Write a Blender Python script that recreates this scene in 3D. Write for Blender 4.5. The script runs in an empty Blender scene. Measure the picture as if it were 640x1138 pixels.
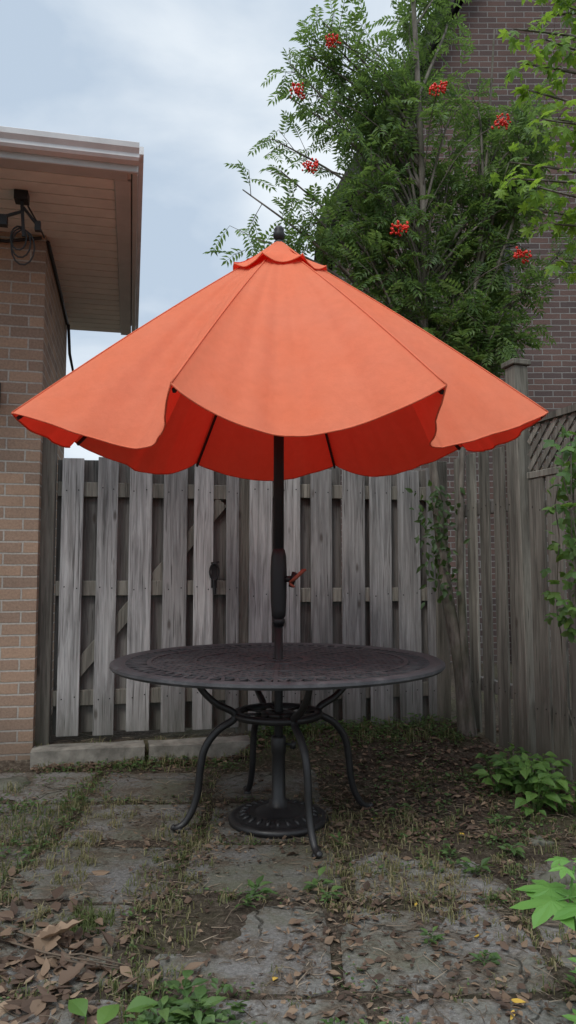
import bpy, math, random
from mathutils import Vector, Matrix, noise
random.seed(7)
R=math.radians
rnd=random.random
def U(a,b): return a+(b-a)*random.random()
ANG=R(12); CU,SU=math.cos(ANG),math.sin(ANG)
def W(u,v,z=0): return Vector((u*CU-v*SU,u*SU+v*CU,z))
def toUV(x,y): return (x*CU+y*SU, -x*SU+y*CU)
def sm(t):
    t=max(0,min(1,t)); return t*t*(3-2*t)

# ---------------- mesh builder
class MB:
    def __init__(s): s.v=[];s.f=[];s.r=[]
    def add(s,vs,fs,r=None):
        b=len(s.v); s.v.extend([tuple(p) for p in vs])
        r=rnd() if r is None else r
        for f in fs: s.f.append(tuple(i+b for i in f)); s.r.append(r)
    def box(s,x0,x1,y0,y1,z0,z1,r=None,M=None):
        vs=[Vector((x,y,z)) for z in (z0,z1) for y in (y0,y1) for x in (x0,x1)]
        if M is not None: vs=[M@p for p in vs]
        s.add(vs,[(0,2,3,1),(4,5,7,6),(0,1,5,4),(1,3,7,5),(3,2,6,7),(2,0,4,6)],r)
    def bar(s,a,b,w,h,r=None,up=(0,0,1)):
        a=Vector(a);b=Vector(b);d=(b-a).normalized();up=Vector(up)
        x=d.cross(up)
        if x.length<1e-4: x=d.cross(Vector((0,1,0)))
        x.normalize();y=x.cross(d)
        vs=[]
        for p in (a,b):
            for i,j in ((-1,-1),(1,-1),(1,1),(-1,1)): vs.append(p+x*i*w/2+y*j*h/2)
        s.add(vs,[(0,1,2,3),(7,6,5,4),(0,4,5,1),(1,5,6,2),(2,6,7,3),(3,7,4,0)],r)
    def tube(s,pts,rad,n=8,r=None,cap=True):
        pts=[Vector(p) for p in pts]
        if not isinstance(rad,(list,tuple)): rad=[rad]*len(pts)
        vs=[];fs=[];px=None
        for i,p in enumerate(pts):
            d=(pts[min(i+1,len(pts)-1)]-pts[max(i-1,0)])
            if d.length<1e-9: d=Vector((0,0,1))
            d.normalize()
            if px is None:
                px=d.cross(Vector((0,0,1)))
                if px.length<1e-3: px=Vector((1,0,0))
            px=(px-d*px.dot(d)).normalized(); py=d.cross(px)
            for k in range(n):
                a=2*math.pi*k/n
                vs.append(p+px*math.cos(a)*rad[i]+py*math.sin(a)*rad[i])
        for i in range(len(pts)-1):
            for k in range(n):
                k2=(k+1)%n
                fs.append((i*n+k,i*n+k2,(i+1)*n+k2,(i+1)*n+k))
        if cap:
            fs.append(tuple(range(n-1,-1,-1))); fs.append(tuple(range(len(vs)-n,len(vs))))
        s.add(vs,fs,r)
    def lathe(s,c,prof,n=48,r=None):
        c=Vector(c);vs=[];fs=[]
        for (rr,z) in prof:
            for k in range(n):
                a=2*math.pi*k/n; vs.append(c+Vector((rr*math.cos(a),rr*math.sin(a),z)))
        for i in range(len(prof)-1):
            for k in range(n):
                k2=(k+1)%n; fs.append((i*n+k,i*n+k2,(i+1)*n+k2,(i+1)*n+k))
        s.add(vs,fs,r)
    def leaf(s,p,d,nrm,L,Wd,r=None,fold=.25):
        x=d.cross(nrm); 
        if x.length<1e-5: x=Vector((1,0,0))
        x.normalize(); n=x.cross(d)
        m=p+d*L*.45
        s.add([p,m+x*Wd/2+n*Wd*fold,p+d*L-n*L*.08,m-x*Wd/2+n*Wd*fold],[(0,1,2),(0,2,3)],r)
    def bleaf(s,p,d,nrm,L,Wd,r=None,droop=.3,fold=.15,prof=(0,.62,1,.85,.45,0)):
        x=d.cross(nrm)
        if x.length<1e-5: x=Vector((1,0,0))
        x.normalize(); n=x.cross(d).normalized()
        vs=[];fs=[];K=len(prof)
        for i,w in enumerate(prof):
            t=i/(K-1); c=p+d*L*t-n*L*droop*t*t
            vs+= [c-x*Wd/2*w+n*Wd*fold*w, c, c+x*Wd/2*w+n*Wd*fold*w]
        for i in range(K-1):
            a=i*3
            fs+= [(a,a+1,a+4,a+3),(a+1,a+2,a+5,a+4)]
        s.add(vs,fs,r)
    def lobed(s,p,d,nrm,L,r=None,lobes=5,droop=.25,jit=.02):
        x=d.cross(nrm)
        if x.length<1e-5: x=Vector((1,0,0))
        x.normalize(); n=x.cross(d).normalized()
        out=[]
        N=lobes*4
        for i in range(N+1):
            a=-2.5+5.0*i/N
            k=(i%4)/4
            tip=math.cos(2*math.pi*k)*.5+.5
            rad=L*(.42+.58*tip*(1-.28*abs(a)/2.5))*(1 if abs(a)<2.3 else .6)
            q=p+d*L*.12+d*math.cos(a)*rad*.85+x*math.sin(a)*rad*.8
            q-=n*droop*rad*rad/L
            q+=n*U(-jit,jit)*L
            out.append(q)
        vs=[p+d*L*.12+n*.03*L]+out
        s.add(vs,[(0,i,i+1) for i in range(1,N+1)]+[(0,N+1,1)],r)
    def obj(s,name,mat,parent=None,smooth=False,bevel=0,M=None):
        me=bpy.data.meshes.new(name); me.from_pydata(s.v,[],s.f); me.update()
        at=me.attributes.new('rnd','FLOAT','FACE'); at.data.foreach_set('value',s.r)
        if smooth: me.polygons.foreach_set('use_smooth',[True]*len(me.polygons))
        o=bpy.data.objects.new(name,me); bpy.context.scene.collection.objects.link(o)
        me.materials.append(mat)
        if parent: o.parent=parent
        if M is not None: o.matrix_world=M
        if bevel:
            m=o.modifiers.new('b','BEVEL'); m.width=bevel; m.segments=1; m.limit_method='ANGLE'
        return o
def empty(name,loc=(0,0,0),rz=0,parent=None):
    o=bpy.data.objects.new(name,None); bpy.context.scene.collection.objects.link(o)
    o.location=loc;o.rotation_euler=(0,0,rz); o.empty_display_size=.2
    if parent: o.parent=parent
    return o

# ---------------- materials
class NT:
    def __init__(s,name):
        s.m=bpy.data.materials.new(name); s.m.use_nodes=True; s.t=s.m.node_tree; s.t.nodes.clear()
        s.out=s.n('ShaderNodeOutputMaterial')
    def n(s,ty,**k):
        nd=s.t.nodes.new(ty)
        for a,b in k.items(): setattr(nd,a,b)
        return nd
    def l(s,a,b): s.t.links.new(a,b)
    def inp(s,sock,val):
        if isinstance(val,bpy.types.NodeSocket): s.l(val,sock)
        elif val is not None:
            if sock.type=='RGBA' and len(val)==3: val=(*val,1)
            sock.default_value=val
    def co(s,scale=(1,1,1),off=None):
        tc=s.n('ShaderNodeTexCoord'); mp=s.n('ShaderNodeMapping'); s.l(tc.outputs['Object'],mp.inputs[0])
        mp.inputs['Scale'].default_value=scale
        if off is not None: s.l(off,mp.inputs['Location'])
        return mp.outputs[0]
    def noise(s,vec,scale,detail=4,rough=.55,dist=0):
        nd=s.n('ShaderNodeTexNoise'); s.inp(nd.inputs['Vector'],vec)
        nd.inputs['Scale'].default_value=scale; nd.inputs['Detail'].default_value=detail
        nd.inputs['Roughness'].default_value=rough; nd.inputs['Distortion'].default_value=dist
        return nd.outputs['Fac']
    def ramp(s,fac,stops,interp='LINEAR'):
        nd=s.n('ShaderNodeValToRGB'); s.l(fac,nd.inputs[0]); cr=nd.color_ramp; cr.interpolation=interp
        while len(cr.elements)<len(stops): cr.elements.new(.5)
        for e,(p,c) in zip(cr.elements,stops):
            e.position=p; e.color=(*c,1) if not isinstance(c,(int,float)) else (c,c,c,1)
        return nd.outputs[0]
    def mix(s,fac,a,b,mode='MIX'):
        nd=s.n('ShaderNodeMix',data_type='RGBA',blend_type=mode)
        s.inp(nd.inputs[0],fac); s.inp(nd.inputs[6],a); s.inp(nd.inputs[7],b); return nd.outputs[2]
    def math(s,op,a,b=None):
        nd=s.n('ShaderNodeMath',operation=op); s.inp(nd.inputs[0],a)
        if b is not None: s.inp(nd.inputs[1],b)
        return nd.outputs[0]
    def attr(s):
        nd=s.n('ShaderNodeAttribute',attribute_name='rnd'); return nd.outputs['Fac']
    def bump(s,h,st=.5,dist=.01,nrm=None):
        nd=s.n('ShaderNodeBump'); nd.inputs['Strength'].default_value=st; nd.inputs['Distance'].default_value=dist
        s.l(h,nd.inputs['Height'])
        if nrm is not None: s.l(nrm,nd.inputs['Normal'])
        return nd.outputs[0]
    def pbr(s,col,rough=.8,metal=0,nrm=None,spec=.3,final=True):
        b=s.n('ShaderNodeBsdfPrincipled'); s.inp(b.inputs['Base Color'],col); s.inp(b.inputs['Roughness'],rough)
        b.inputs['Metallic'].default_value=metal; b.inputs['Specular IOR Level'].default_value=spec
        if nrm is not None: s.l(nrm,b.inputs['Normal'])
        if final: s.l(b.outputs[0],s.out.inputs[0])
        return b.outputs[0]

def m_wood(name,dark,light,warm=(.30,.27,.235)):
    t=NT(name); a=t.attr()
    off=t.n('ShaderNodeCombineXYZ'); s1=t.math('MULTIPLY',a,37.0); t.l(s1,off.inputs[0]); t.l(s1,off.inputs[2])
    c=t.co((45,45,2.2),off.outputs[0]); g=t.noise(c,1,6,.65,.9)
    c2=t.co((7,7,1.2),off.outputs[0]); big=t.noise(c2,1.0,4,.65)
    col=t.ramp(g,[(.28,dark),(.5,tuple((p+q)/2 for p,q in zip(dark,light))),(.72,light)])
    col=t.mix(t.ramp(big,[(.3,.0),(.7,.7)]),col,t.mix(.5,col,warm))
    c5=t.co((14,14,.9),off.outputs[0]); stn=t.noise(c5,1.3,5,.65,.5)
    col=t.mix(1.0,col,t.ramp(stn,[(.34,.62),(.5,.97),(.7,1.12)]),'MULTIPLY')
    sh=t.ramp(a,[(0,.68),(1,1.18)]); col=t.mix(1.0,col,sh,'MULTIPLY')
    vo=t.n('ShaderNodeTexVoronoi'); c3=t.co((9,9,3.2),off.outputs[0]); t.l(c3,vo.inputs['Vector']); vo.inputs['Scale'].default_value=1
    kn=t.ramp(vo.outputs['Distance'],[(.05,1.0),(.13,0.0)])
    col=t.mix(t.math('MULTIPLY',kn,.75),col,(.06,.048,.04))
    c4=t.co((120,120,3.0),off.outputs[0]); ck=t.noise(c4,1,2,.5,.3)
    crk=t.ramp(ck,[(.32,1.0),(.38,0.0)]); col=t.mix(t.math('MULTIPLY',crk,.65),col,(.04,.036,.033))
    sp=t.n('ShaderNodeSeparateXYZ'); tc=t.n('ShaderNodeTexCoord'); t.l(tc.outputs['Object'],sp.inputs[0])
    zz=t.math('ADD',sp.outputs[2],t.math('MULTIPLY',big,.6))
    gr=t.ramp(zz,[(.32,.65),(.75,0.0)])
    col=t.mix(gr,col,(.08,.082,.06))
    h=t.math('ADD',g,t.math('MULTIPLY',kn,-.4))
    t.pbr(col,.88,nrm=t.bump(h,.7,.005),spec=.15); return t.m
M_fence=m_wood('weathered_wood',(.12,.12,.121),(.47,.472,.475),(.39,.37,.34))
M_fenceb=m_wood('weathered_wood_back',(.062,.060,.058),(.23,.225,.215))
M_fenceg=m_wood('weathered_wood_green',(.08,.078,.066),(.30,.29,.25))

def m_brick(name,c1,c2,mort,bw=.21,bh=.067,ms=.01):
    t=NT(name); tc=t.n('ShaderNodeTexCoord'); sp=t.n('ShaderNodeSeparateXYZ'); t.l(tc.outputs['Object'],sp.inputs[0])
    cb=t.n('ShaderNodeCombineXYZ'); t.l(t.math('ADD',sp.outputs[0],sp.outputs[1]),cb.inputs[0]); t.l(sp.outputs[2],cb.inputs[1])
    ds=t.noise(cb.outputs[0],9,3); 
    ad=t.n('ShaderNodeVectorMath',operation='ADD'); t.l(cb.outputs[0],ad.inputs[0])
    k=t.n('ShaderNodeCombineXYZ'); q=t.math('MULTIPLY',t.math('SUBTRACT',ds,.5),.008); t.l(q,k.inputs[0]); t.l(q,k.inputs[1]); t.l(k.outputs[0],ad.inputs[1])
    b=t.n('ShaderNodeTexBrick'); t.l(ad.outputs[0],b.inputs['Vector'])
    b.inputs['Scale'].default_value=1; b.inputs['Brick Width'].default_value=bw; b.inputs['Row Height'].default_value=bh
    b.inputs['Mortar Size'].default_value=ms/2*1.1; b.inputs['Mortar Smooth'].default_value=.25
    b.inputs['Color1'].default_value=(*c1,1); b.inputs['Color2'].default_value=(*c2,1); b.inputs['Mortar'].default_value=(*mort,1)
    g=t.noise(cb.outputs[0],70,5,.7); g2=t.noise(cb.outputs[0],1.3,4,.6)
    col=t.mix(1.0,b.outputs['Color'],t.ramp(g,[(.25,.72),(.75,1.2)]),'MULTIPLY')
    col=t.mix(1.0,col,t.ramp(g2,[(.3,.8),(.7,1.1)]),'MULTIPLY')
    gr=t.ramp(t.math('ADD',sp.outputs[2],t.math('MULTIPLY',g2,.25)),[(.1,.6),(.5,0.0)])
    col=t.mix(gr,col,(.08,.072,.058))
    h=t.math('ADD',t.math('MULTIPLY',b.outputs['Fac'],-1.0),t.math('MULTIPLY',g,.35))
    t.pbr(col,.9,nrm=t.bump(h,.9,.010),spec=.2); return t.m
M_brickL=m_brick('tan_brick',(.40,.275,.195),(.27,.195,.15),(.43,.40,.36),ms=.0105)
M_brickR=m_brick('dark_brick',(.14,.088,.076),(.088,.066,.064),(.23,.22,.21),ms=.011)

def m_paint(name,col,rough=.5,metal=0,var=.25,sc=12,bump=.15,spec=.4):
    t=NT(name); c=t.co(); g=t.noise(c,sc,5,.65); g2=t.noise(c,sc*14,3,.6)
    k=t.mix(1.0,col,t.ramp(g,[(.25,1-var),(.75,1+var)]),'MULTIPLY')
    t.pbr(k,t.ramp(g,[(.3,rough-.08),(.7,rough+.12)]),metal,t.bump(g2,bump,.002),spec); return t.m
M_alum=m_paint('painted_aluminium',(.62,.63,.64),.5,0,.15,6)
M_trimd=m_paint('grey_fascia',(.46,.46,.45),.5,0,.15,6)
M_soffit=m_paint('beige_soffit',(.68,.67,.62),.6,0,.14,4)
M_black=m_paint('black_powdercoat',(.016,.015,.016),.42,.0,.3,9,.5,.5)
M_blackp=m_paint('black_plastic',(.012,.012,.013),.5,0,.2,9,.1,.4)
M_red=m_paint('reddish_handle',(.30,.07,.04),.5)
M_roof=m_paint('asphalt_shingle',(.05,.048,.046),.9,0,.35,20,.6,.1)
def m_bark():
    t=NT('bark'); c=t.co((30,30,6)); g=t.noise(c,1,5,.6); c2=t.co(); g2=t.noise(c2,5,3)
    col=t.ramp(g,[(.3,(.06,.052,.045)),(.7,(.21,.19,.165))])
    col=t.mix(t.ramp(g2,[(.45,0.0),(.65,.5)]),col,(.07,.08,.045))
    t.pbr(col,.85,nrm=t.bump(g,.7,.006),spec=.15); return t.m
M_bark=m_bark()
def m_tabletop():
    t=NT('cast_aluminium_table'); c=t.co(); g=t.noise(c,14,5,.65); g2=t.noise(c,160,3,.6)
    col=t.ramp(g,[(.3,(.030,.030,.034)),(.55,(.058,.058,.063)),(.8,(.125,.12,.122))])
    t.pbr(col,t.ramp(g,[(.3,.45),(.7,.65)]),.0,t.bump(g2,.4,.002),.4); return t.m
M_table=m_tabletop()

def m_fabric():
    t=NT('orange_canvas'); c=t.co(); g=t.noise(c,3.2,5,.6); g2=t.noise(c,900,2,.5); g3=t.noise(c,24,5,.7)
    col=t.mix(t.ramp(g,[(.3,0.0),(.8,1.0)]),(.82,.225,.12),(.79,.255,.155))
    col=t.mix(1.0,col,t.ramp(g3,[(.3,.94),(.65,1.02)]),'MULTIPLY')
    nb=t.bump(g2,.25,.001,t.bump(g3,.2,.01,t.bump(g,.25,.03)))
    d=t.n('ShaderNodeBsdfDiffuse'); t.l(col,d.inputs[0]); t.l(nb,d.inputs[2])
    tr=t.n('ShaderNodeBsdfTranslucent'); tr.inputs[0].default_value=(.82,.022,.012,1)
    mx=t.n('ShaderNodeMixShader'); mx.inputs[0].default_value=.34; t.l(d.outputs[0],mx.inputs[1]); t.l(tr.outputs[0],mx.inputs[2])
    t.l(mx.outputs[0],t.out.inputs[0]); return t.m
M_fab=m_fabric()

def m_leaf(name,stops,trans=.35,tcol=(.25,.42,.06),rough=.5):
    t=NT(name); a=t.attr(); c=t.co(); g=t.noise(c,1.6,3)
    f=t.math('ADD',t.math('MULTIPLY',a,.65),t.math('MULTIPLY',g,.35))
    col=t.ramp(f,stops)
    s=t.pbr(col,rough,spec=.35,final=False)
    tr=t.n('ShaderNodeBsdfTranslucent'); t.l(t.mix(.5,col,tcol),tr.inputs[0])
    mx=t.n('ShaderNodeMixShader'); mx.inputs[0].default_value=trans; t.l(s,mx.inputs[1]); t.l(tr.outputs[0],mx.inputs[2])
    t.l(mx.outputs[0],t.out.inputs[0]); return t.m
M_rowan=m_leaf('rowan_leaf',[(.1,(.05,.10,.035)),(.5,(.09,.165,.05)),(.9,(.17,.25,.075))],.42,(.30,.46,.08))
M_ivy=m_leaf('ivy_leaf',[(.1,(.025,.05,.02)),(.5,(.045,.085,.03)),(.9,(.08,.13,.04))],.3)
M_maple=m_leaf('maple_leaf',[(.1,(.08,.16,.025)),(.5,(.14,.26,.035)),(.9,(.24,.36,.05))],.5,(.40,.6,.06))
M_seed=m_leaf('seedling_leaf',[(.1,(.06,.17,.035)),(.5,(.10,.24,.05)),(.9,(.16,.32,.07))],.35,(.25,.5,.08))
M_vine=m_leaf('vine_leaf',[(.1,(.04,.09,.025)),(.5,(.075,.155,.035)),(.9,(.12,.22,.05))],.35)
M_weed=m_leaf('weed_leaf',[(.1,(.03,.055,.02)),(.5,(.06,.115,.035)),(.9,(.11,.18,.055))],.3)
M_grass=m_leaf('grass_blade',[(.1,(.045,.065,.025)),(.45,(.10,.12,.045)),(.7,(.24,.20,.11)),(.95,(.34,.29,.18))],.3)
M_dead=m_leaf('dead_leaf',[(.1,(.04,.026,.019)),(.45,(.10,.065,.045)),(.75,(.19,.13,.085)),(.95,(.34,.25,.17))],.1,(.3,.15,.06),.75)
M_yellow=m_leaf('yellow_leaf',[(.1,(.55,.36,.05)),(.9,(.65,.42,.10))],.2,(.6,.4,.05))
M_straw=m_leaf('twig_debris',[(.1,(.05,.036,.026)),(.5,(.14,.105,.075)),(.9,(.32,.26,.19))],.05,(.3,.2,.1),.85)
M_berry=m_paint('red_berry',(.70,.025,.012),.35,0,.25,40,.05)

def m_ground():
    t=NT('soil'); c=t.co(); g=t.noise(c,2.2,5,.6); g2=t.noise(c,45,6,.75); g3=t.noise(c,160,3,.7)
    col=t.ramp(g2,[(.28,(.028,.022,.017)),(.5,(.076,.060,.046)),(.66,(.145,.12,.092)),(.8,(.24,.205,.16))])
    col=t.mix(t.ramp(g,[(.45,0.0),(.7,.6)]),col,(.07,.076,.036))
    g5=t.noise(c,.9,4,.6); col=t.mix(1.0,col,t.ramp(g5,[(.35,.75),(.65,1.35)]),'MULTIPLY')
    h=t.math('ADD',g2,t.math('MULTIPLY',g3,.4))
    t.pbr(col,.95,nrm=t.bump(h,1.0,.02),spec=.1); return t.m
M_ground=m_ground()
def m_slab():
    t=NT('paving_concrete'); a=t.attr(); c=t.co(); g=t.noise(c,2.6,6,.65,.4); g2=t.noise(c,75,5,.75); g3=t.noise(c,6,7,.78,.4)
    col=t.ramp(g2,[(.25,(.088,.085,.081)),(.5,(.17,.164,.155)),(.75,(.29,.28,.262))])
    col=t.mix(1.0,col,t.ramp(a,[(0,.78),(1,1.12)]),'MULTIPLY')
    col=t.mix(t.ramp(g,[(.42,0.0),(.62,.6)]),col,(.092,.094,.05))
    dirt=t.mix(t.ramp(g2,[(.3,0.0),(.7,1.0)]),(.042,.033,.025),(.14,.11,.08))
    col=t.mix(t.ramp(g3,[(.46,0.0),(.60,.9)]),col,dirt)
    wv=t.n('ShaderNodeVectorMath',operation='ADD'); t.l(c,wv.inputs[0]); nn=t.n('ShaderNodeTexNoise'); t.l(c,nn.inputs['Vector']); nn.inputs['Scale'].default_value=5; nn.inputs['Detail'].default_value=5
    sc_=t.n('ShaderNodeVectorMath',operation='SCALE'); t.l(nn.outputs['Color'],sc_.inputs[0]); sc_.inputs['Scale'].default_value=.25; t.l(sc_.outputs[0],wv.inputs[1])
    vo=t.n('ShaderNodeTexVoronoi',feature='DISTANCE_TO_EDGE'); t.l(wv.outputs[0],vo.inputs['Vector']); vo.inputs['Scale'].default_value=1.15
    crk=t.ramp(vo.outputs['Distance'],[(.002,1.0),(.007,0.0)])
    crk=t.math('MULTIPLY',crk,t.ramp(g,[(.42,0.0),(.5,1.0)]))
    col=t.mix(t.math('MULTIPLY',crk,.85),col,(.025,.022,.016))
    h=t.math('ADD',t.math('ADD',g2,t.math('MULTIPLY',g3,.8)),t.math('MULTIPLY',crk,-1.0))
    t.pbr(col,.88,nrm=t.bump(h,.9,.008),spec=.2); return t.m
M_slab=m_slab()
M_step=m_paint('old_concrete_step',(.20,.19,.165),.9,0,.6,9,.9,.15)
M_rock=m_paint('mossy_stone',(.10,.10,.08),.9,0,.5,14,.9,.15)

# ---------------- ground
PW,PD=.60,.53; Y0=.95; X0=-.41
OFFX=[-.02,.03,-.05,.02,.05,0,.03,-.03]
def slab_ok(cx,cy):
    if cx>.25 and cy>3.0: return False
    if cx>.1 and cy>3.5: return False
    if cy>4.0 or cx<-1.75: return False
    return True
def jd(x,y):
    j=math.floor((y-Y0)/PD); fy=(y-Y0)/PD-j
    ox=OFFX[int(j)%8]; fx=(x-X0-ox)/PW; fx-=math.floor(fx)
    return min(min(fx,1-fx)*PW,min(fy,1-fy)*PD)
def gz(x,y):
    u,v=toUV(x,y)
    a=.115*sm((v-3.85)/.65)*sm((u-.55)/.3)
    b=.09*sm((v-4.45)/.12)
    return max(a,b)
def gn(x,y):
    if not(-3<x<3 and .5<y<6.2): return 0
    n=noise.noise(Vector((x*3,y*3,0)))*.009+noise.noise(Vector((x*14,y*14,3)))*.006+noise.noise(Vector((x*33,y*33,5)))*.004
    if -2<x<1.5 and y<4.1:
        d=jd(x,y); q=.55+.9*noise.noise(Vector((x*4.3,y*4.3,11)))
        n+=.021*math.exp(-(d/.055)**2)*max(0,q)
        if x>.2 and y>2.9: n+=.012
        n+=.030*max(0,noise.noise(Vector((x*1.9+3,y*1.9,21)))-.08)
        if x>.3: n+=.012*sm((y-2.2)/.8)*sm((x-.3)/.4)
    else: n+=.008
    return n
def GZ(x,y): return gz(x,y)+gn(x,y)
def axis(lo,hi,st,ext):
    a=[]; x=lo
    while x<=hi+1e-6: a.append(x); x+=st
    neg=[lo-e for e in ext][::-1]; pos=[hi+e for e in ext]
    return neg+a+pos
ext=[.5,1.5,3,6,12,25,50,100,250]
xs=axis(-2.4,2.0,.018,ext); ys=axis(1.0,5.2,.018,ext)
g=MB(); nx=len(xs)
vs=[(x,y,GZ(x,y)-.002) for y in ys for x in xs]
fs=[(j*nx+i,j*nx+i+1,(j+1)*nx+i+1,(j+1)*nx+i) for j in range(len(ys)-1) for i in range(nx-1)]
g.add(vs,fs,.5); g.obj('ground',M_ground,smooth=True)

sl=MB(); joints=[]
for j in range(-1,7):
    y0=Y0+j*PD; offx=OFFX[j%8]
    for i in range(-3,3):
        x0=X0+i*PW+offx
        cx,cy=x0+PW/2,y0+PD/2
        if not slab_ok(cx,cy): continue
        gap=U(.012,.026); N=56; zt=.0145+U(-.004,.002)
        tx,ty=U(-.010,.010),U(-.010,.010); rr0=U(-.02,.02)
        outer=[]
        hx,hy=PW/2-gap,PD/2-gap
        for k in range(N):
            a=2*math.pi*(k+.5)/N; ca,sa=math.cos(a),math.sin(a)
            e=.16
            px=hx*math.copysign(abs(ca)**e,ca); py=hy*math.copysign(abs(sa)**e,sa)
            q=1+noise.noise(Vector((cx*7+ca*2.2,cy*7+sa*2.2,1)))*.07+noise.noise(Vector((cx*7+ca*9,cy*7+sa*9,1)))*.03
            outer.append((px*q,py*q))
        def P(px,py,z):
            X=cx+px*math.cos(rr0)-py*math.sin(rr0); Y=cy+px*math.sin(rr0)+py*math.cos(rr0)
            return (X,Y,z+px*tx+py*ty+gz(X,Y))
        v=[P(px*.96,py*.96,zt) for px,py in outer]+[P(px,py,zt-.008) for px,py in outer]+[P(px,py,-.03) for px,py in outer]
        f=[tuple(range(N))]
        for k in range(N):
            k2=(k+1)%N
            f+= [(k,N+k,N+k2,k2),(N+k,2*N+k,2*N+k2,N+k2)]
        sl.add(v,f,rnd())
        for s_ in range(4):
            ax=[(-hx-gap,-hy-gap),(hx+gap,-hy-gap),(hx+gap,hy+gap),(-hx-gap,hy+gap)]
            A=P(*ax[s_],0); B=P(*ax[(s_+1)%4],0); joints.append((Vector(A),Vector(B)))
sl.obj('paving_stones',M_slab)

# ---------------- left brick house (frame rotated 12 deg)
HL=empty('brick_house',(0,0,0),ANG)
hb=MB(); u1=-.53; v0=4.50; v1=6.02; zt=3.115
hb.box(-5.5,u1,v0,v1,-.05,zt,.5); hb.obj('walls',M_brickL,HL)
so=MB(); y=3.66
while y<6.3:
    so.box(-6.0,-.03,y,y+.098,zt+.002,zt+.018,rnd()); 
    so.box(-6.0,-.03,y+.098,y+.110,zt+.010,zt+.018,0); y+=.11
so.obj('soffit',M_soffit,HL)
fa=MB()
fa.box(-6.05,.005,3.63,3.655,zt-.02,zt+.09); fa.box(-.025,.005,3.657,6.34,zt-.02,zt+.09); 
fa.box(-6,-.045,3.66,3.74,zt-.012,zt+.001); fa.box(-.115,-.03,3.745,6.3,zt-.012,zt+.001)
fa.obj('fascia',M_trimd,HL,bevel=.004)
gu=MB()
prof=[(0,0),(-.045,0),(-.058,.012),(-.058,.03),(-.078,.05),(-.082,.075),(-.075,.08),(-.068,.075),(-.05,.04),(0,.04)]
vs=[];
for X in (-6.05,.008): vs+=[(X,3.63+p[0],zt+.015+p[1]) for p in prof]
n=len(prof); gu.add(vs,[(i,(i+1)%n,n+(i+1)%n,n+i) for i in range(n)]+[tuple(range(n))[::-1],tuple(range(n,2*n))],.5)
gu.box(.006,.03,3.60,6.36,zt+.06,zt+.10)
gu.obj('gutter',M_alum,HL)
rf=MB(); rf.add([(-6.1,3.62,zt+.10),(.03,3.62,zt+.10),(.03,6.38,zt+.10),(-6.1,6.38,zt+.10),(-6.1,5.0,zt+.5),(-1.2,5.0,zt+.5)],[(0,1,5,4),(1,2,5),(2,3,4,5),(3,0,4),(0,3,2,1)],.5)
rf.obj('roof',M_roof,HL)
cb=MB()
cb.tube([(u1+.012,4.50,zt-.04),(u1+.012,5.2,zt-.05),(u1+.014,5.9,zt-.08)],.012,6)
cb.tube([(u1+.02,5.9,zt-.08),(u1+.03,5.95,zt-.3),(u1+.06,6.0,zt-.45),(u1+.3,6.04,zt-.52)],.012,6)
cb.tube([(-1.2,4.48,zt-.05),(-.75,4.47,zt-.07),(-.55,4.47,zt-.03)],.010,6)
bx,by=-.60,4.0
cb.box(bx-.035,bx+.035,by-.035,by+.035,zt-.05,zt-.001)
cb.bar((bx,by,zt-.03),(bx+.015,by,zt-.24),.016,.016)
cb.bar((bx+.01,by,zt-.10),(bx-.085,by-.02,zt-.15),.013,.013); cb.bar((bx+.01,by,zt-.08),(bx+.085,by+.01,zt-.17),.013,.013)
cb.box(bx-.115,bx-.065,by-.04,by+.0,zt-.20,zt-.145); cb.box(bx+.07,bx+.10,by-.01,by+.02,zt-.20,zt-.15)
for k in range(3):
    pts=[]
    for i in range(15):
        t=i/14*2*math.pi; r_=.05+.012*k
        pts.append((bx+.01*k-.01+math.cos(t)*r_*.8,by+.01*k,zt-.25-.02*k+math.sin(t)*r_*1.3))
    cb.tube(pts,.0045,5)
cb.tube([(bx+.03,by+.02,zt-.06),(bx+.06,by+.2,zt-.07),(bx+.07,4.42,zt-.05)],.005,5)
cb.obj('cables_and_bracket',M_blackp,HL,smooth=False)
lt=MB()
lx,ly,lz=-.80,4.38,2.08
lt.lathe((lx,ly,lz),[(0,.10),(.03,.09),(.055,.06),(.05,.05),(.04,-.06),(.03,-.075),(0,-.08)],8)
lt.bar((lx,ly,lz+.02),(lx,4.5,lz+.06),.02,.02); lt.box(lx-.04,lx+.04,4.485,4.499,lz-.03,lz+.12)
lt.obj('wall_lantern',M_blackp,HL)

# ---------------- step
st=MB()
def roughslab(mb,a,b,y0,y1,z0,z1):
    NX,NY=14,4
    vs=[];
    for jz in range(2):
        for j in range(NY+1):
            for i in range(NX+1):
                x=a+(b-a)*i/NX; y=y0+(y1-y0)*j/NY; z=z1 if jz else z0
                e=(i in(0,NX)) or (j in(0,NY))
                q=Vector((x*8,y*8,jz*3))
                x+=noise.noise(q)*.008; y+=noise.noise(q+Vector((9,0,0)))*.010; z+=noise.noise(q+Vector((0,9,0)))*.007-(.006 if e and jz else 0)
                vs.append((x,y,z))
    M_=(NX+1)*(NY+1); fs=[]
    for j in range(NY):
        for i in range(NX):
            p=j*(NX+1)+i; fs.append((M_+p,M_+p+1,M_+p+NX+2,M_+p+NX+1)); fs.append((p,p+NX+1,p+NX+2,p+1))
    for i in range(NX):
        fs.append((i,i+1,M_+i+1,M_+i)); p=NY*(NX+1)+i; fs.append((p+1,p,M_+p,M_+p+1))
    for j in range(NY):
        p=j*(NX+1); fs.append((p+NX+1,p,M_+p,M_+p+NX+1)); p+=NX; fs.append((p,p+NX+1,M_+p+NX+1,M_+p))
    mb.add(vs,fs)
for a,b in ((-.53,.095),(.12,.72)): roughslab(st,a,b,4.40,4.575,-.03,.10+U(-.006,.006))
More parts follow.
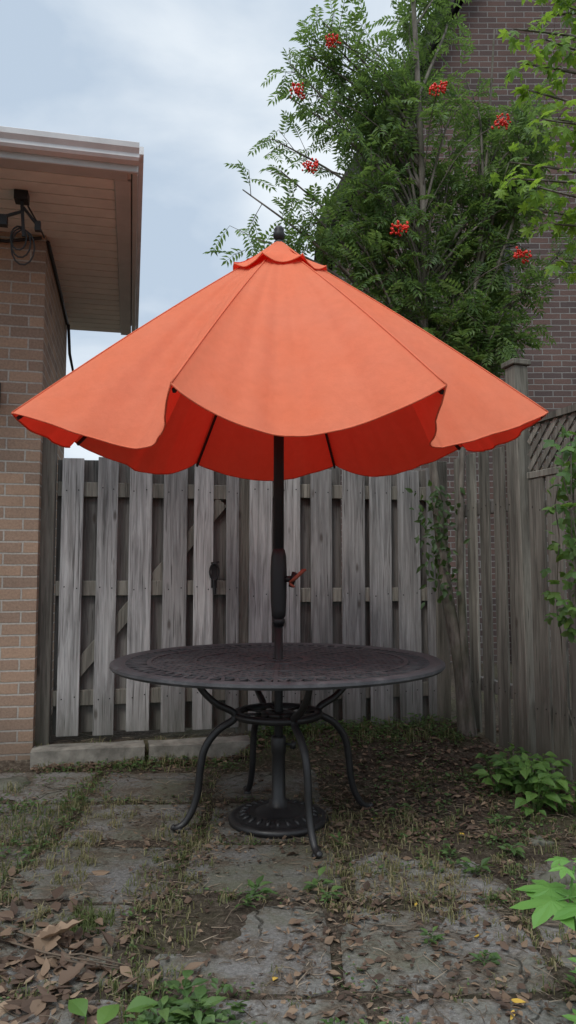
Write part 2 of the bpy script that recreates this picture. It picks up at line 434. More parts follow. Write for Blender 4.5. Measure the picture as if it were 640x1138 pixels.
sto=st.obj('concrete_step',M_step); sto.rotation_euler=(0,0,ANG)

# ---------------- fences
def frame(A,B):
    A=Vector(A);B=Vector(B); d=B-A; a=math.atan2(d.y,d.x); return (A.x,A.y,0),a,d.length
nails=[]
def board(mb,x,w,y0,y1,z0,z1,lean=0,r=None,nz=()):
    j=U(-.007,.007)+lean
    top=[(x+j,z1+U(-.006,.006)),(x+w+j,z1+U(-.006,.006))]
    F=[(x,z0),(x+w,z0)]+[(p,q) for p,q in top[::-1]]
    m=len(F); ty=U(-.008,.003)
    vs=[(p,y0+(ty if q>1 else 0),q) for p,q in F]+[(p,y1+(ty if q>1 else 0),q) for p,q in F]
    fs=[tuple(range(m)),tuple(range(2*m-1,m-1,-1))]+[(i,m+i,m+(i+1)%m,(i+1)%m) for i in range(m)]
    mb.add(vs,fs,r)
    for z in nz:
        for fx in (.22,.78):
            nails.append((x+w*fx+U(-.006,.006)+j*(z-z0)/(z1-z0),y0+(ty*(z-z0)/(z1-z0)),z+U(-.012,.012)))
def flush_nails(parent):
    nb_=MB()
    for x,y,z in nails: nb_.box(x-.0035,x+.0035,y-.0015,y+.002,z-.0035,z+.0035)
    nails.clear()
    nb_.obj('nails',M_blackp,parent)
def shadow_section(name,u0,u1_,zb,ztop,M1=M_fence,brace=False,rails=(.35,1.0,1.6),ang=ANG,vv=4.61,pitch=.198,w=.137,phase=0):
    e=empty(name, W(u0,vv), ang)
    L=u1_-u0
    fr=MB(); bk=MB(); rl=MB()
    x=phase
    while x+w*.4<L:
        ww=min(w*U(.88,1.12),L-x)
        board(fr,x+U(-.010,.010),ww,0,.018,zb+U(-.012,.018),ztop+U(-.022,.022),nz=rails)
        x+=pitch
    x=phase-pitch/2
    while x<L:
        a=max(0,x); b=min(L,x+w*U(.9,1.0))
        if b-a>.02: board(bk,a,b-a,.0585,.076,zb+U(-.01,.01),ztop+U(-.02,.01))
        x+=pitch
    for z in rails: rl.box(0,L,.019,.057,z-.045,z+.045)
    if brace: rl.bar((.05,.039,rails[0]+.06),(L-.1,.039,rails[-1]-.06),.034,.085)
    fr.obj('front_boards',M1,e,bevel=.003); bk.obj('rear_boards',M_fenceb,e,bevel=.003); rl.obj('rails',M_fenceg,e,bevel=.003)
    flush_nails(e)
    return e
G=shadow_section('wooden_gate',-.44,.66,.135,1.80,brace=True,phase=.03)
la=MB(); lu=.508+.44; 
la.box(lu-.018,lu+.018,-.008,-.001,1.0,1.16)
la.tube([(lu+.028*math.cos(a),-.022-.006*math.sin(a),1.10+.05*math.sin(a)) for a in [i*2*math.pi/16 for i in range(17)]],.006,6)
la.bar((lu-.02,-.02,1.15),(lu+.03,-.02,1.16),.014,.014); la.bar((lu,-.02,1.05),(lu+.005,-.025,.96),.016,.012)
la.obj('gate_latch',M_blackp,G)
gp=MB(); 
gp.box(-.095,-.012,-.01,.08,.0,2.18,.4); gp.box(1.102,1.198,.03,.12,.0,1.80,.3)
gp.obj('gate_posts',M_fenceg,G,bevel=.005)
F1=shadow_section('wooden_fence',.735,2.05,.11,1.78,phase=.0,rails=(.33,.95,1.62))
pp=MB(); pp.box(1.245,1.335,-.02,.07,0,1.84,.3); pp.obj('corner_post',M_fenceg,F1,bevel=.005)
loc,a,L=frame((1.11,4.93),(1.325,4.26))
F2=empty('wooden_fence',loc,a)
fr=MB();rl=MB(); x=.02
while x<L-.05:
    board(fr,x,.105*U(.92,1.06),0,.018,.07,1.84+U(-.02,.02)+.03*x,nz=(.4,1.5)); x+=.150
for z in (.4,1.5): rl.box(0,L,.019,.057,z-.04,z+.04)
fr.obj('boards',M_fenceg,F2,bevel=.003); rl.obj('rails',M_fenceb,F2,bevel=.003); flush_nails(F2)
loc,a,L=frame((1.345,4.20),(1.86,2.6))
F3=empty('lattice_fence',loc,a)
po=MB()
po.box(-.05,.045,-.03,.065,-.05,2.30,.35,M=Matrix.Rotation(R(-1.5),4,'Y'))
po.box(-.065,.06,-.045,.08,2.302,2.335,.3,M=Matrix.Rotation(R(-1.5),4,'Y'))
po.obj('post',M_fenceg,F3,bevel=.005)
bd=MB(); x=.06
while x<L:
    board(bd,x,.13*U(.95,1.03),0,.018,.03,1.62,nz=(.35,1.45)); x+=.150
for z in (.35,1.45): bd.box(.05,L,.019,.055,z-.04,z+.04)
bd.box(.05,L,-.01,.06,1.622,1.66)
bd.obj('boards',M_fenceg,F3,bevel=.003); flush_nails(F3)
lc=MB(); z0,z1=1.665,1.93; H=z1-z0; x=-H
while x<L:
    for s,yy in ((1,.012),(-1,.022)):
        xa,xb=(x,x+H) if s==1 else (x+H,x); za,zb=z0,z1
        pa=Vector((xa,yy,za)); pb=Vector((xb,yy,zb))
        lo=.05
        def cl(p,q):
            if p.x<lo:
                t=(lo-p.x)/(q.x-p.x); return p.lerp(q,t)
            return p
        if max(pa.x,pb.x)>lo:
            pa2=cl(pa,pb); pb2=cl(pb,pa)
            if (pa2-pb2).length>.02: lc.bar(pa2,pb2,.008,.032,up=(0,0,1))
    x+=.075
lc.box(.05,L,-.006,.05,1.93,1.965)
lc.obj('lattice',M_fenceg,F3)

# ---------------- neighbour brick house
HR=empty('brick_house',(0,0,0))
nb=MB(); y0=8.0
prof=[(.55,0),(6.2,0),(6.2,4.9),(3.3,10.0),(.55,4.9)]
vs=[(p,y0,q) for p,q in prof]+[(p,y0+7,q) for p,q in prof]
nb.add(vs,[(0,1,2,3,4),(9,8,7,6,5)]+[(i,5+i,5+(i+1)%5,(i+1)%5) for i in (0,1,4)],.5)
nb.obj('walls',M_brickR,HR)
rr=MB()
for sgn in (-1,1):
    a=Vector((3.3,0,10.12)); b=Vector((3.3+sgn*2.86,0,10.12-2.86*5.1/2.75))
    d=(b-a).normalized()
    nn=Vector((sgn*abs(d.z),0,abs(d.x)))
    v=[]
    for yy in (y0-.25,y0+7.25):
        for p in (a,b,b+nn*.14,a+nn*.14): v.append((p.x,yy,p.z))
    rr.add(v,[(0,1,2,3),(7,6,5,4),(0,4,5,1),(1,5,6,2),(2,6,7,3),(3,7,4,0)],.5)
rr.obj('roof',M_roof,HR)
dp=MB(); dp.tube([(2.42,y0-.06,0),(2.42,y0-.06,5.4)],.045,8); dp.tube([(3.7,y0-.05,0),(3.7,y0-.05,3.4)],.02,8); dp.obj('downpipe',M_blackp,HR)
wn=MB(); wn.box(4.2,5.2,y0-.05,y0-.003,1.2,2.5); wn.obj('window_frame',M_alum,HR)
wn=MB(); wn.box(4.28,5.12,y0-.062,y0-.052,1.28,2.42); wn.obj('window_glass',M_blackp,HR)

# ---------------- umbrella
UX,UY=-.042,3.33
UM=empty('patio_umbrella',(UX,UY,0))
apex=2.62
ribs=[]
data=[(-61.5,1.15,1.700),(-17.5,1.16,1.755),(27.5,1.08,1.76),(72.5,1.08,1.735),(117.5,1.08,1.735),(162.5,1.08,1.755),(207.5,1.15,1.712),(252.5,1.09,1.698)]
for a,r,z in data: ribs.append(Vector((r*math.cos(R(a)),r*math.sin(R(a)),z)))
sagp=[(.22,.155),(.05,.085),(.10,.12),(.11,.11),(.10,.12),(.05,.075),(.20,.155),(.10,.15)]
skew=[.36,.5,.5,.5,.5,.5,.62,.46]
AP=Vector((0,0,apex))
cn=MB(); NS,NTT=36,44
def canopy_pt(k,s,t):
    A=ribs[k];B=ribs[(k+1)%8]
    ra=AP.lerp(A,t); rb=AP.lerp(B,t)
    cr=.018*math.sin(math.pi*t)
    p=ra.lerp(rb,s); p.z+=cr
    sk=skew[k]; ss=s**(math.log(.5)/math.log(sk))
    w=math.sin(math.pi*ss)
    inn,dn=sagp[k]
    h=Vector((p.x,p.y,0)); 
    if h.length>1e-6:
        h.normalize()
        p-=h*inn*(w**1.15)*t**1.9
        p.z-=dn*(w**.85)*t**2.4
        e=min(1,w*1.6)
        wr=.006*math.sin(s*17+k*2.1+t*2)*t*t*e
        wr+=.036*noise.noise(Vector((s*3.2+k*7,t*1.3,k)))*t*e
        wr+=.025*noise.noise(Vector((s*9+k*3,t*1.0,9)))*t*e
        wr+=.010*noise.noise(Vector((s*19+k*3,t*1.1,29)))*t*e
        wr+=.007*noise.noise(Vector((s*5+k*3,t*9,19)))*t*e
        p+=h*wr; 
    return p
for k in range(8):
    vs=[];fs=[]
    for j in range(NTT+1):
        t=.03+.97*j/NTT
        for i in range(NS+1): vs.append(canopy_pt(k,i/NS,t))
    n=NS+1
    fs=[(j*n+i,(j)*n+i+1,(j+1)*n+i+1,(j+1)*n+i)[::-1] for j in range(NTT) for i in range(NS)]
    cn.add(vs,fs,.5)
co=cn.obj('canopy',M_fab,UM,smooth=True)
hm=MB()
for k in range(8):
    hm.tube([canopy_pt(k,i/NS,1.0) for i in range(NS+1)],.0035,5)
    hm.tube([canopy_pt(k,0,.05+.95*i/20)+Vector((0,0,.0015)) for i in range(21)],.0035,5)
hm.obj('canopy_hem',M_fab,UM,smooth=True)
cp=MB()
def cap_pt(k,s,t):
    a0=R(data[k][0]); a1=R(data[(k+1)%8][0]); 
    if a1<a0: a1+=2*math.pi
    rr_=.225
    A=Vector((rr_*math.cos(a0),rr_*math.sin(a0),0));B=Vector((rr_*math.cos(a1),rr_*math.sin(a1),0))
    w=math.sin(math.pi*s)
    p=A.lerp(B,s)*t
    z=apex+.03-.178*t-.010*math.sin(math.pi*t)-.022*w*t**3+ .018*(1-w)*t**6+.016*noise.noise(Vector((k*3.3+s*2,t*2,4)))*t
    p*=1+.03*w*t*t+.09*noise.noise(Vector((k*5+s*3,t*3,2)))*t
    return Vector((p.x,p.y,z))
for k in range(8):
    vs=[cap_pt(k,i/10,.02+.98*j/10) for j in range(11) for i in range(11)]
    fs=[(j*11+i,(j+1)*11+i,(j+1)*11+i+1,j*11+i+1) for j in range(10) for i in range(10)]
    cp.add(vs,fs,.5)
    cp.tube([cap_pt(k,i/10,1) for i in range(11)],.003,5)
cp.obj('vent_cap',M_fab,UM,smooth=True)
pl=MB()
pl.lathe((0,0,apex+.022),[(.016,0),(.026,.012),(.028,.03),(.022,.042),(.024,.052),(.015,.066),(0,.07)],16)
pl.tube([(0,0,.86),(0,0,apex+.015)],.0235,20)
pl.tube([(0,0,.06),(0,0,.93)],.019,20)
pl.lathe((0,0,0),[(.034,1.74),(.045,1.745),(.045,1.80),(.034,1.81),(.026,1.83)],20)
pl.obj('pole',M_blackp,UM,smooth=True)
ck=MB()
ck.lathe((0,0,0),[(.0236,.895),(.031,.905),(.033,.93),(.036,.99),(.037,1.10),(.034,1.17),(.028,1.20),(.0236,1.205)],20)
ck.lathe((0,0,0),[(.0236,.87),(.028,.875),(.028,.89),(.0236,.894)],20)
ck.tube([(.03,-.01,1.07),(.058,-.018,1.07)],.014,12)
ck.bar((.055,-.018,1.035),(.072,-.03,1.10),.014,.02)
ck.obj('crank_housing',M_blackp,UM,smooth=True)
ch=MB(); ch.tube([(.050,-.03,1.055),(.075,-.05,1.075),(.110,-.055,1.108),(.122,-.055,1.112)],[.006,.009,.009,.005],8)
ch.tube([(.05,-.03,1.05),(.07,-.04,1.035)],.006,6)
ch.obj('crank_handle',M_red,UM,smooth=True)
rb=MB()
for k in range(8):
    rb.bar(AP.lerp(ribs[k],.03)-Vector((0,0,.016)),ribs[k]-Vector((0,0,.020))-Vector((ribs[k].x,ribs[k].y,0)).normalized()*.02,.010,.014)
    mid=AP.lerp(ribs[k],.52)-Vector((0,0,.02)); h=Vector((ribs[k].x,ribs[k].y,0)).normalized()
    rb.bar(h*.04+Vector((0,0,1.775)),mid,.010,.012)
rb.obj('ribs_and_struts',M_blackp,UM)
bs=MB()
prof=[(0,.012),(.205,.012),(.218,.018),(.220,.032),(.208,.044),(.195,.043),(.185,.038),(.172,.048),(.14,.058),(.12,.060),(.11,.055),(.09,.066),(.06,.078),(.045,.085),(.04,.105),(.031,.115),(.029,.30),(.033,.31),(.033,.37),(.028,.38),(.021,.38)]
bs.lathe((0,0,0),prof,56)
for i in range(24):
    a=2*math.pi*i/24; c=Vector((.155*math.cos(a),.155*math.sin(a),.052))
    bs.tube([c+Vector((math.cos(a)*.02,math.sin(a)*.02,-.006)),c+Vector((0,0,.004)),c-Vector((math.cos(a)*.02,math.sin(a)*.02,-.006))],[.006,.011,.005],6)
bs.tube([(.03,0,.345),(.065,-.02,.345)],.006,8); bs.tube([(.062,-.02,.33),(.068,-.022,.36)],.012,8)
bs.obj('umbrella_base',M_black,UM,smooth=True)

# ---------------- table
TX,TY,TZ=-.045,3.33,.715
TB=empty('patio_table',(TX,TY,0))
tp=MB()
def ann(r0,r1,z0,z1,n=96):
    tp.lathe((0,0,0),[(r0,z0),(r1,z0),(r1,z1),(r0,z1),(r0,z0)],n,.5)
tp.lathe((0,0,0),[(.665,TZ-.020),(.70,TZ-.026),(.722,TZ-.024),(.731,TZ-.014),(.729,TZ-.003),(.715,TZ+.003),(.69,TZ+.002),(.665,TZ-.002),(.665,TZ-.020)],120,.5)
ann(.555,.575,TZ-.012,TZ-.0005); ann(.36,.375,TZ-.012,TZ-.0005); ann(.115,.15,TZ-.012,TZ); ann(.026,.05,TZ-.012,TZ+.002)
for i in range(16):
    a=2*math.pi*i/16; c,s=math.cos(a),math.sin(a)
    tp.bar((c*.04,s*.04,TZ-.007),(c*.67,s*.67,TZ-.007),.016,.011)
sp_=.036
for dirn in (R(45),R(-45)):
    d=Vector((math.cos(dirn),math.sin(dirn),0)); n_=Vector((-d.y,d.x,0))
    k=-18
    while k<=18:
        o=k*sp_; hl=math.sqrt(max(0,.56**2-o*o))
        if hl>.03: tp.bar(n_*o-d*hl+Vector((0,0,TZ-.0075-(.0012 if dirn>0 else 0))),n_*o+d*hl+Vector((0,0,TZ-.0075-(.0012 if dirn>0 else 0))),.017,.008)
        k+=1
for i in range(72):
    a=2*math.pi*i/72; b=a+.06
    tp.bar((math.cos(a)*.572,math.sin(a)*.572,TZ-.006),(math.cos(b)*.668,math.sin(b)*.668,TZ-.006),.014,.008)
    b=a-.06
    tp.bar((math.cos(a)*.572,math.sin(a)*.572,TZ-.0075),(math.cos(b)*.668,math.sin(b)*.668,TZ-.0075),.012,.008)
tp.obj('tabletop',M_table,TB,smooth=False)
lg=MB()
lg.lathe((0,0,0),[(.335,TZ-.045),(.365,TZ-.045),(.365,TZ-.022),(.335,TZ-.022),(.335,TZ-.045)],64)
lg.lathe((0,0,0),[(.165,.468),(.195,.462),(.20,.476),(.195,.49),(.165,.488),(.165,.468)],48)
lg.lathe((0,0,0),[(.026,.470),(.075,.468),(.078,.482),(.026,.486),(.026,.47)],32)
for i in range(8):
    a=2*math.pi*i/8+.2; lg.bar((math.cos(a)*.07,math.sin(a)*.07,.477),(math.cos(a)*.17,math.sin(a)*.17,.477),.014,.009)
def cat(P,n=8):
    out=[]
    for i in range(len(P)-1):
        p0=P[max(i-1,0)];p1=P[i];p2=P[i+1];p3=P[min(i+2,len(P)-1)]
        for j in range(n):
            t=j/n
            out.append(tuple(.5*((2*b)+(c-a)*t+(2*a-5*b+4*c-d)*t*t+(-a+3*b-3*c+d)*t**3) for a,b,c,d in zip(p0,p1,p2,p3)))
    out.append(tuple(P[-1])); return out
base_a=-69
for i in range(4):
    a=R(base_a+90*i+[0,0,0,-4][i]); 
    prof=[(.385,TZ-.024),(.375,.665),(.345,.60),(.28,.535),(.205,.495),(.20,.462),(.27,.42),(.325,.35),(.345,.26),(.355,.17),(.375,.10),(.41,.045),(.445,.028),(.465,.036)]
    pr=cat(prof,5)
    pts=[(math.cos(a)*r,math.sin(a)*r,z) for r,z in pr]
    nP=len(pts)
    rad=[.0125+.004*math.sin(math.pi*j/(nP-1)) for j in range(nP)]
    rad[-1]=.008
    lg.tube(pts,rad,10)
    lg.lathe((math.cos(a)*.43,math.sin(a)*.43,0),[(0,.010),(.018,.010),(.02,.02),(.012,.03),(0,.03)],12)
lg.obj('legs',M_black,TB,smooth=True)

# ---------------- rowan tree
def rv(s=1): return Vector((U(-1,1),U(-1,1),U(-1,1)))*s
RW=empty('rowan_tree',(0,0,0))
wd=MB(); lf=MB(); be=MB()
trunk=cat([(1.10,4.66,.05),(1.075,4.66,.5),(1.0,4.66,.95),(.95,4.67,1.5),(.92,4.70,2.0),(.90,4.75,2.7),(.89,4.7,3.6),(.86,4.7,4.6),(.84,4.8,5.6),(.83,4.9,6.3)],6)
nT=len(trunk)
wd.tube(trunk,[.052-.041*(i/(nT-1))**.7 for i in range(nT)],10)
trunk2=cat([(1.14,4.64,.05),(1.10,4.62,.5),(1.08,4.63,1.1),(1.12,4.68,1.9),(1.22,4.75,2.8),(1.35,4.85,3.8),(1.45,4.9,4.9)],6)
wd.tube(trunk2,[.030-.024*(i/(len(trunk2)-1)) for i in range(len(trunk2))],8)
def pinnate(mb,p,d,L,pairs=6):
    d=d.normalized(); up=(Vector((0,0,1))+rv(.5)).normalized()
    x=d.cross(up).normalized(); n=x.cross(d).normalized()
    base=U(0,1)*.75
    q=p.copy(); step=L/(pairs+1); dd=d.copy()
    pts=[q.copy()]
    for i in range(pairs):
        dd=(dd-Vector((0,0,.10))).normalized(); q=q+dd*step
        pts.append(q.copy())
        ll=L*.30*(.75+.35*math.sin(math.pi*(i+1)/(pairs+1)))
        for sg in (-1,1):
            ld=(x*sg*.88+dd*.5-n*U(.0,.35)+rv(.08)).normalized()
            mb.leaf(q,ld,n+rv(.2),ll,ll*.33,min(1,base+U(0,.25)))
    mb.leaf(q,dd,n,L*.3,L*.1,base)
    mb.tube([pts[0],pts[len(pts)//2],pts[-1]],[.0016,.0014,.001],3,base,False)
def nearest(tr,z):
    return min(range(len(tr)),key=lambda i:abs(tr[i][2]-z))
def crown_branch(tgt,density=1.0,tr=None):
    tr=tr or (trunk2 if tgt.x>1.3 and rnd()<.8 else trunk)
    z=max(1.9,tgt.z-U(.5,1.0)-(.25*abs(tgt.x-.95)))
    p0=Vector(tr[nearest(tr,z)])
    mid=p0.lerp(tgt,.5)+Vector((0,0,.12))+rv(.08)
    P=cat([tuple(p0),tuple(mid),tuple(tgt)],6); n=len(P)
    L=(tgt-p0).length
    wd.tube(P,[.004+.008*(1-i/(n-1))*min(1.3,L) for i in range(n)],5)
    P=[Vector(p) for p in P]
    for i in range(5,n):
        for _ in range(2):
            if rnd()>density: continue
            d=(P[i]-P[i-1]).normalized()
            sd=(d*.6+rv(.9)+Vector((0,0,.15))).normalized()
            sl_=U(.08,.24)
            e=P[i]+sd*sl_
            wd.tube([P[i],e],[.003,.0018],3)
            for m in range(3):
                pp_=P[i].lerp(e,(m+1)/3)
                ld=(sd*.4+rv(1.0)*.9+Vector((0,0,-.15))).normalized()
                pinnate(lf,pp_,ld,U(.13,.21),random.choice((5,6,6)))
    return P[-1]
ells=[((1.0,4.9,3.2),(.65,.5,.8),16),((.85,4.9,4.3),(.75,.5,.85),16),((1.5,5.0,4.2),(.5,.5,.9),11),((.40,4.75,3.45),(.42,.3,.35),10),
      ((.9,5,5.2),(.7,.5,.6),7),((1.15,4.85,2.6),(.45,.4,.35),10),((.25,4.8,4.5),(.38,.3,.45),7),((1.75,4.95,3.6),(.35,.35,.75),10),((1.55,4.9,2.9),(.35,.35,.45),6)]
for c,r,n in ells:
    for _ in range(n):
        v=rv()
        while v.length>1: v=rv()
        v=v*(.55+.45*rnd()) if v.length>.4 else v*1.4
        crown_branch(Vector((c[0]+v.x*r[0],c[1]+v.y*r[1],c[2]+v.z*r[2])),.62)
for tgt in ((-.30,4.7,3.62),(-.22,4.72,3.30),(-.05,4.7,3.75),(.05,4.7,3.4),(.0,4.75,4.30),(.12,4.8,4.7),(-.12,4.7,3.15),(-.10,4.75,4.0)):
    crown_branch(Vector(tgt),.5,trunk)
def icoball(mb,c,r):
    t=(1+5**.5)/2
    V=[(-1,t,0),(1,t,0),(-1,-t,0),(1,-t,0),(0,-1,t),(0,1,t),(0,-1,-t),(0,1,-t),(t,0,-1),(t,0,1),(-t,0,-1),(-t,0,1)]
    Fc=[(0,11,5),(0,5,1),(0,1,7),(0,7,10),(0,10,11),(1,5,9),(5,11,4),(11,10,2),(10,7,6),(7,1,8),(3,9,4),(3,4,2),(3,2,6),(3,6,8),(3,8,9),(4,9,5),(2,4,11),(6,2,10),(8,6,7),(9,8,1)]
    mb.add([c+Vector(v)*(r/1.9) for v in V],Fc)
for c in ((.06,4.5,4.17),(.14,4.5,3.67),(.68,4.35,3.19),(.29,4.5,4.5),(.93,4.35,4.08),(1.42,4.35,3.02),(1.33,4.4,3.9)):
    c=Vector(c)
    t0=Vector(trunk[nearest(trunk,c.z-.4)])
    wd.tube(cat([tuple(t0),tuple(t0.lerp(c,.5)+Vector((0,0,.12))),tuple(c)],4),.004,4)
    for _ in range(48):
        v=rv(); 
        icoball(be,c+Vector((v.x*.048,v.y*.048,v.z*.028)),U(.0065,.0095))
wd.obj('trunk_and_branches',M_bark,RW,smooth=True); lf.obj('foliage',M_rowan,RW); be.obj('berries',M_berry,RW,smooth=True)
iv=MB()
for _ in range(170):
    z=U(.95,1.62); t=Vector(trunk[nearest(trunk,z)]); p=t+Vector((random.gauss(-.03,.07),U(-.10,.03),0)); p.z=z+U(-.05,.05)
    d=(rv()+Vector((0,-.3,-.4))).normalized(); iv.bleaf(p,d,Vector((0,-1,.3))+rv(.4),U(.04,.065),U(.02,.032),U(0,.6))
iv.obj('climbing_ivy',M_ivy)

# ---------------- maple tree at right
MP=empty('maple_tree',(0,0,0)); mw=MB(); ml=MB()
tr=cat([(2.55,3.9,0),(2.5,3.9,1.5),(2.4,3.9,2.8),(2.3,3.95,4.2),(2.2,4.0,5.6)],5)
mw.tube(tr,[.09-.06*i/(len(tr)-1) for i in range(len(tr))],10)
tg=[]
for _ in range(22): tg.append(Vector((U(1.5,2.2),U(3.6,4.3),U(3.0,4.6))))
for t_ in ((1.22,3.8,4.05),(1.30,3.8,3.7),(1.33,3.85,3.05),(1.42,3.8,2.75),(1.30,3.8,4.3),(1.22,3.9,3.35),(1.28,3.8,3.85),(1.20,3.8,3.2),(1.36,3.75,3.5),(1.40,3.8,2.95),(1.3,3.7,3.1),(1.38,3.75,3.95)): tg.append(Vector(t_))
for t_ in tg:
    p0=Vector(tr[nearest(tr,t_.z-.5)]); mid=p0.lerp(t_,.5)+Vector((0,0,.15))
    P=[Vector(p) for p in cat([tuple(p0),tuple(mid),tuple(t_)],5)]
    mw.tube(P,[.004+.012*(1-i/(len(P)-1)) for i in range(len(P))],5)
    for i in range(4,len(P)):
        for _ in range(5):
            pd=(rv()+Vector((0,0,-.1))).normalized(); a_=P[i]+pd*U(.03,.12)
            mw.tube([P[i],a_],.0012,3)
            ml.lobed(a_,(pd+Vector((0,0,-.5))).normalized(),(Vector((0,-.3,1))+rv(.6)).normalized(),U(.045,.075),rnd(),5)
mw.obj('trunk_and_branches',M_bark,MP,smooth=True); ml.obj('foliage',M_maple,MP)

# vine on right fence
vn=MB(); vw=MB()
for s in range(7):
    p=Vector((U(1.42,1.60),U(3.45,3.65),.05)); pts=[p.copy()]
    for i in range(11):
        p=p+Vector((U(-.050,.02),U(-.04,.03),U(.1,.19))); p.x=max(p.x,1.27)
        pts.append(p.copy())
        if p.z>.8:
            for _ in range(4):
                d=(rv()+Vector((-.3,-.4,-.2))).normalized(); vn.lobed(p+d*.05,d,(Vector((-.2,-.6,.8))+rv(.5)).normalized(),U(.035,.062),rnd(),3)
    vw.tube(pts,.003,4)
V=empty('grape_vine'); vn.obj('leaves',M_vine,V); vw.obj('stems',M_bark,V)

# ---------------- ground clutter
def on(x,y,dz=0): return Vector((x,y,max(GZ(x,y),.013+gz(x,y) if (y<4.0 and slab_ok(x,y) and jd(x,y)>.03) else -1)+dz))
dl=MB()
def dead(x,y,L,dz=.01,r=None,mb=dl):
    a=U(0,6.28); d=Vector((math.cos(a),math.sin(a),U(-.15,.25))).normalized(); n=(Vector((0,0,1))+rv(.45)).normalized()
    mb.bleaf(on(x,y,.003+dz*rnd()),d,n,L,L*U(.35,.7),rnd()**1.2 if r is None else r,U(-.3,.4),U(-.3,.35))
for _ in range(2800):
    x=U(.15,1.35); y=U(3.0,4.8)
    if noise.noise(Vector((x*2.3,y*2.3,41)))>-.3: dead(x,y,U(.010,.045))
for _ in range(4200):
    x=U(-1.35,1.2); y=U(1.4,4.3); 
    if noise.noise(Vector((x*1.7,y*1.7,5)))>-.04: dead(x,y,U(.006,.026))
for _ in range(520): dead(random.gauss(-.74,.20),random.gauss(2.05,.25),U(.02,.07),.02)
for _ in range(500): dead(U(.0,1.0),U(1.65,2.6),U(.012,.045),.015)
for _ in range(260): dead(U(-.6,.7),U(2.5,3.9),U(.015,.045),.012)
for _ in range(3600):
    a,b=random.choice(joints); p=a.lerp(b,rnd()); dead(p.x+random.gauss(0,.05),p.y+random.gauss(0,.05),U(.007,.030))
for _ in range(400):
    p=W(U(-.5,.8),U(4.28,4.42)); dead(p.x,p.y,U(.02,.05),.02)
for (x,y,L,a,r_) in ((-.74,2.22,.15,.3,.97),(-.70,2.15,.12,1.4,.85),(-.80,2.10,.10,2.6,.6),(-.60,2.02,.09,.9,.5),(-.86,2.28,.09,5.5,.7),(-.9,2.0,.10,.6,.35)):
    d=Vector((math.cos(a),math.sin(a),.08)); dl.bleaf(on(x,y,.02),d.normalized(),(Vector((0,0,1))+rv(.3)).normalized(),L,L*.62,r_,-.25,.28,(0,.5,.8,1,.7,.9,.45,.55,.15,0))
dl.obj('fallen_leaves',M_dead)
yl=MB()
for x,y,L in ((.555,2.29,.035),(.565,1.97,.045),(.56,1.92,.03),(-.04,2.05,.03),(.36,3.3,.03),(.85,2.6,.03),(.42,2.5,.025),(-.5,2.9,.02),(.7,3.1,.03)):
    dead(x,y,L,.01,rnd(),yl)
yl.obj('yellow_leaves',M_yellow)
tw=MB()
for _ in range(5200):
    if rnd()<.5:
        a,b=random.choice(joints); p=a.lerp(b,rnd()); x,y=p.x+random.gauss(0,.06),p.y+random.gauss(0,.06)
    else: x,y=U(-1.3,1.3),U(1.4,4.7)
    a=U(0,6.28); L=U(.012,.07)*(1.8 if rnd()<.1 else 1); p=on(x,y,.004); q=p+Vector((math.cos(a)*L,math.sin(a)*L,U(-.002,.012))); m_=p.lerp(q,.5)+rv(.008); m_.z=max(m_.z,p.z)
    tw.tube([p,m_,q],[.0013,.0011,.0006],3)
for i in range(5):
    x,y=-.86+U(0,.2),2.35-U(0,.2); ang=U(-.9,.1); l1=U(.12,.22)
    e1=on(x+l1*math.cos(ang),y+l1*math.sin(ang),.02+U(0,.02)); a2=ang+U(-.5,.5); tw.tube([on(x,y,.015),e1,on(e1.x+l1*math.cos(a2),e1.y+l1*math.sin(a2),.012)],[.0035,.003,.0015],5,U(.1,.6))
tw.obj('twigs',M_straw)
gr=MB()
def tuft(x,y,n,h,r=None,sp=.02):
    for _ in range(n):
        a=U(0,6.28); p=on(x+U(-sp,sp),y+U(-sp,sp),-.002); lean=U(.1,1.1); H=h*U(.5,1.2); w=U(.0012,.0028)
        o=Vector((math.cos(a),math.sin(a),0)); s=Vector((-o.y,o.x,0))*w
        p1=p+o*H*lean*.3+Vector((0,0,H*.6)); p2=p+o*H*lean+Vector((0,0,H*(1-.45*lean)))
        gr.add([p-s,p+s,p1+s*.8,p1-s*.8,p2],[(0,1,2,3),(3,2,4)],rnd() if r is None else min(1,r+U(-.15,.15)))
for _ in range(1100):
    a,b=random.choice(joints); p=a.lerp(b,rnd())
    if noise.noise(Vector((p.x*2.5,p.y*2.5,8)))>-.15: tuft(p.x+random.gauss(0,.03),p.y+random.gauss(0,.03),random.randint(4,12),U(.012,.045))
for _ in range(240):
    x=U(-1.4,-.95); y=U(2.2,3.9)
    if noise.noise(Vector((x*3,y*3,77)))>-.1: tuft(x,y,9,U(.02,.09),None,.035)
for _ in range(90): tuft(U(-.95,-.7),U(2.3,3.6),8,U(.02,.05),.75)
for _ in range(45): tuft(U(-.68,-.56),U(2.3,2.45),8,U(.03,.055),.3)
for _ in range(220): p=W(U(-.5,2.0),U(4.25,4.55)); tuft(p.x,p.y,7,U(.03,.08))
for _ in range(170): tuft(U(.6,1.3),U(2.2,4.2),7,U(.02,.06))
for _ in range(170): tuft(U(.08,.6),U(2.4,3.4),9,U(.02,.055),.75,.03)
for _ in range(130): tuft(U(-.55,-.3),U(1.6,3.4),9,U(.02,.05),.6,.03)
gr.obj('grass',M_grass)
we=MB()
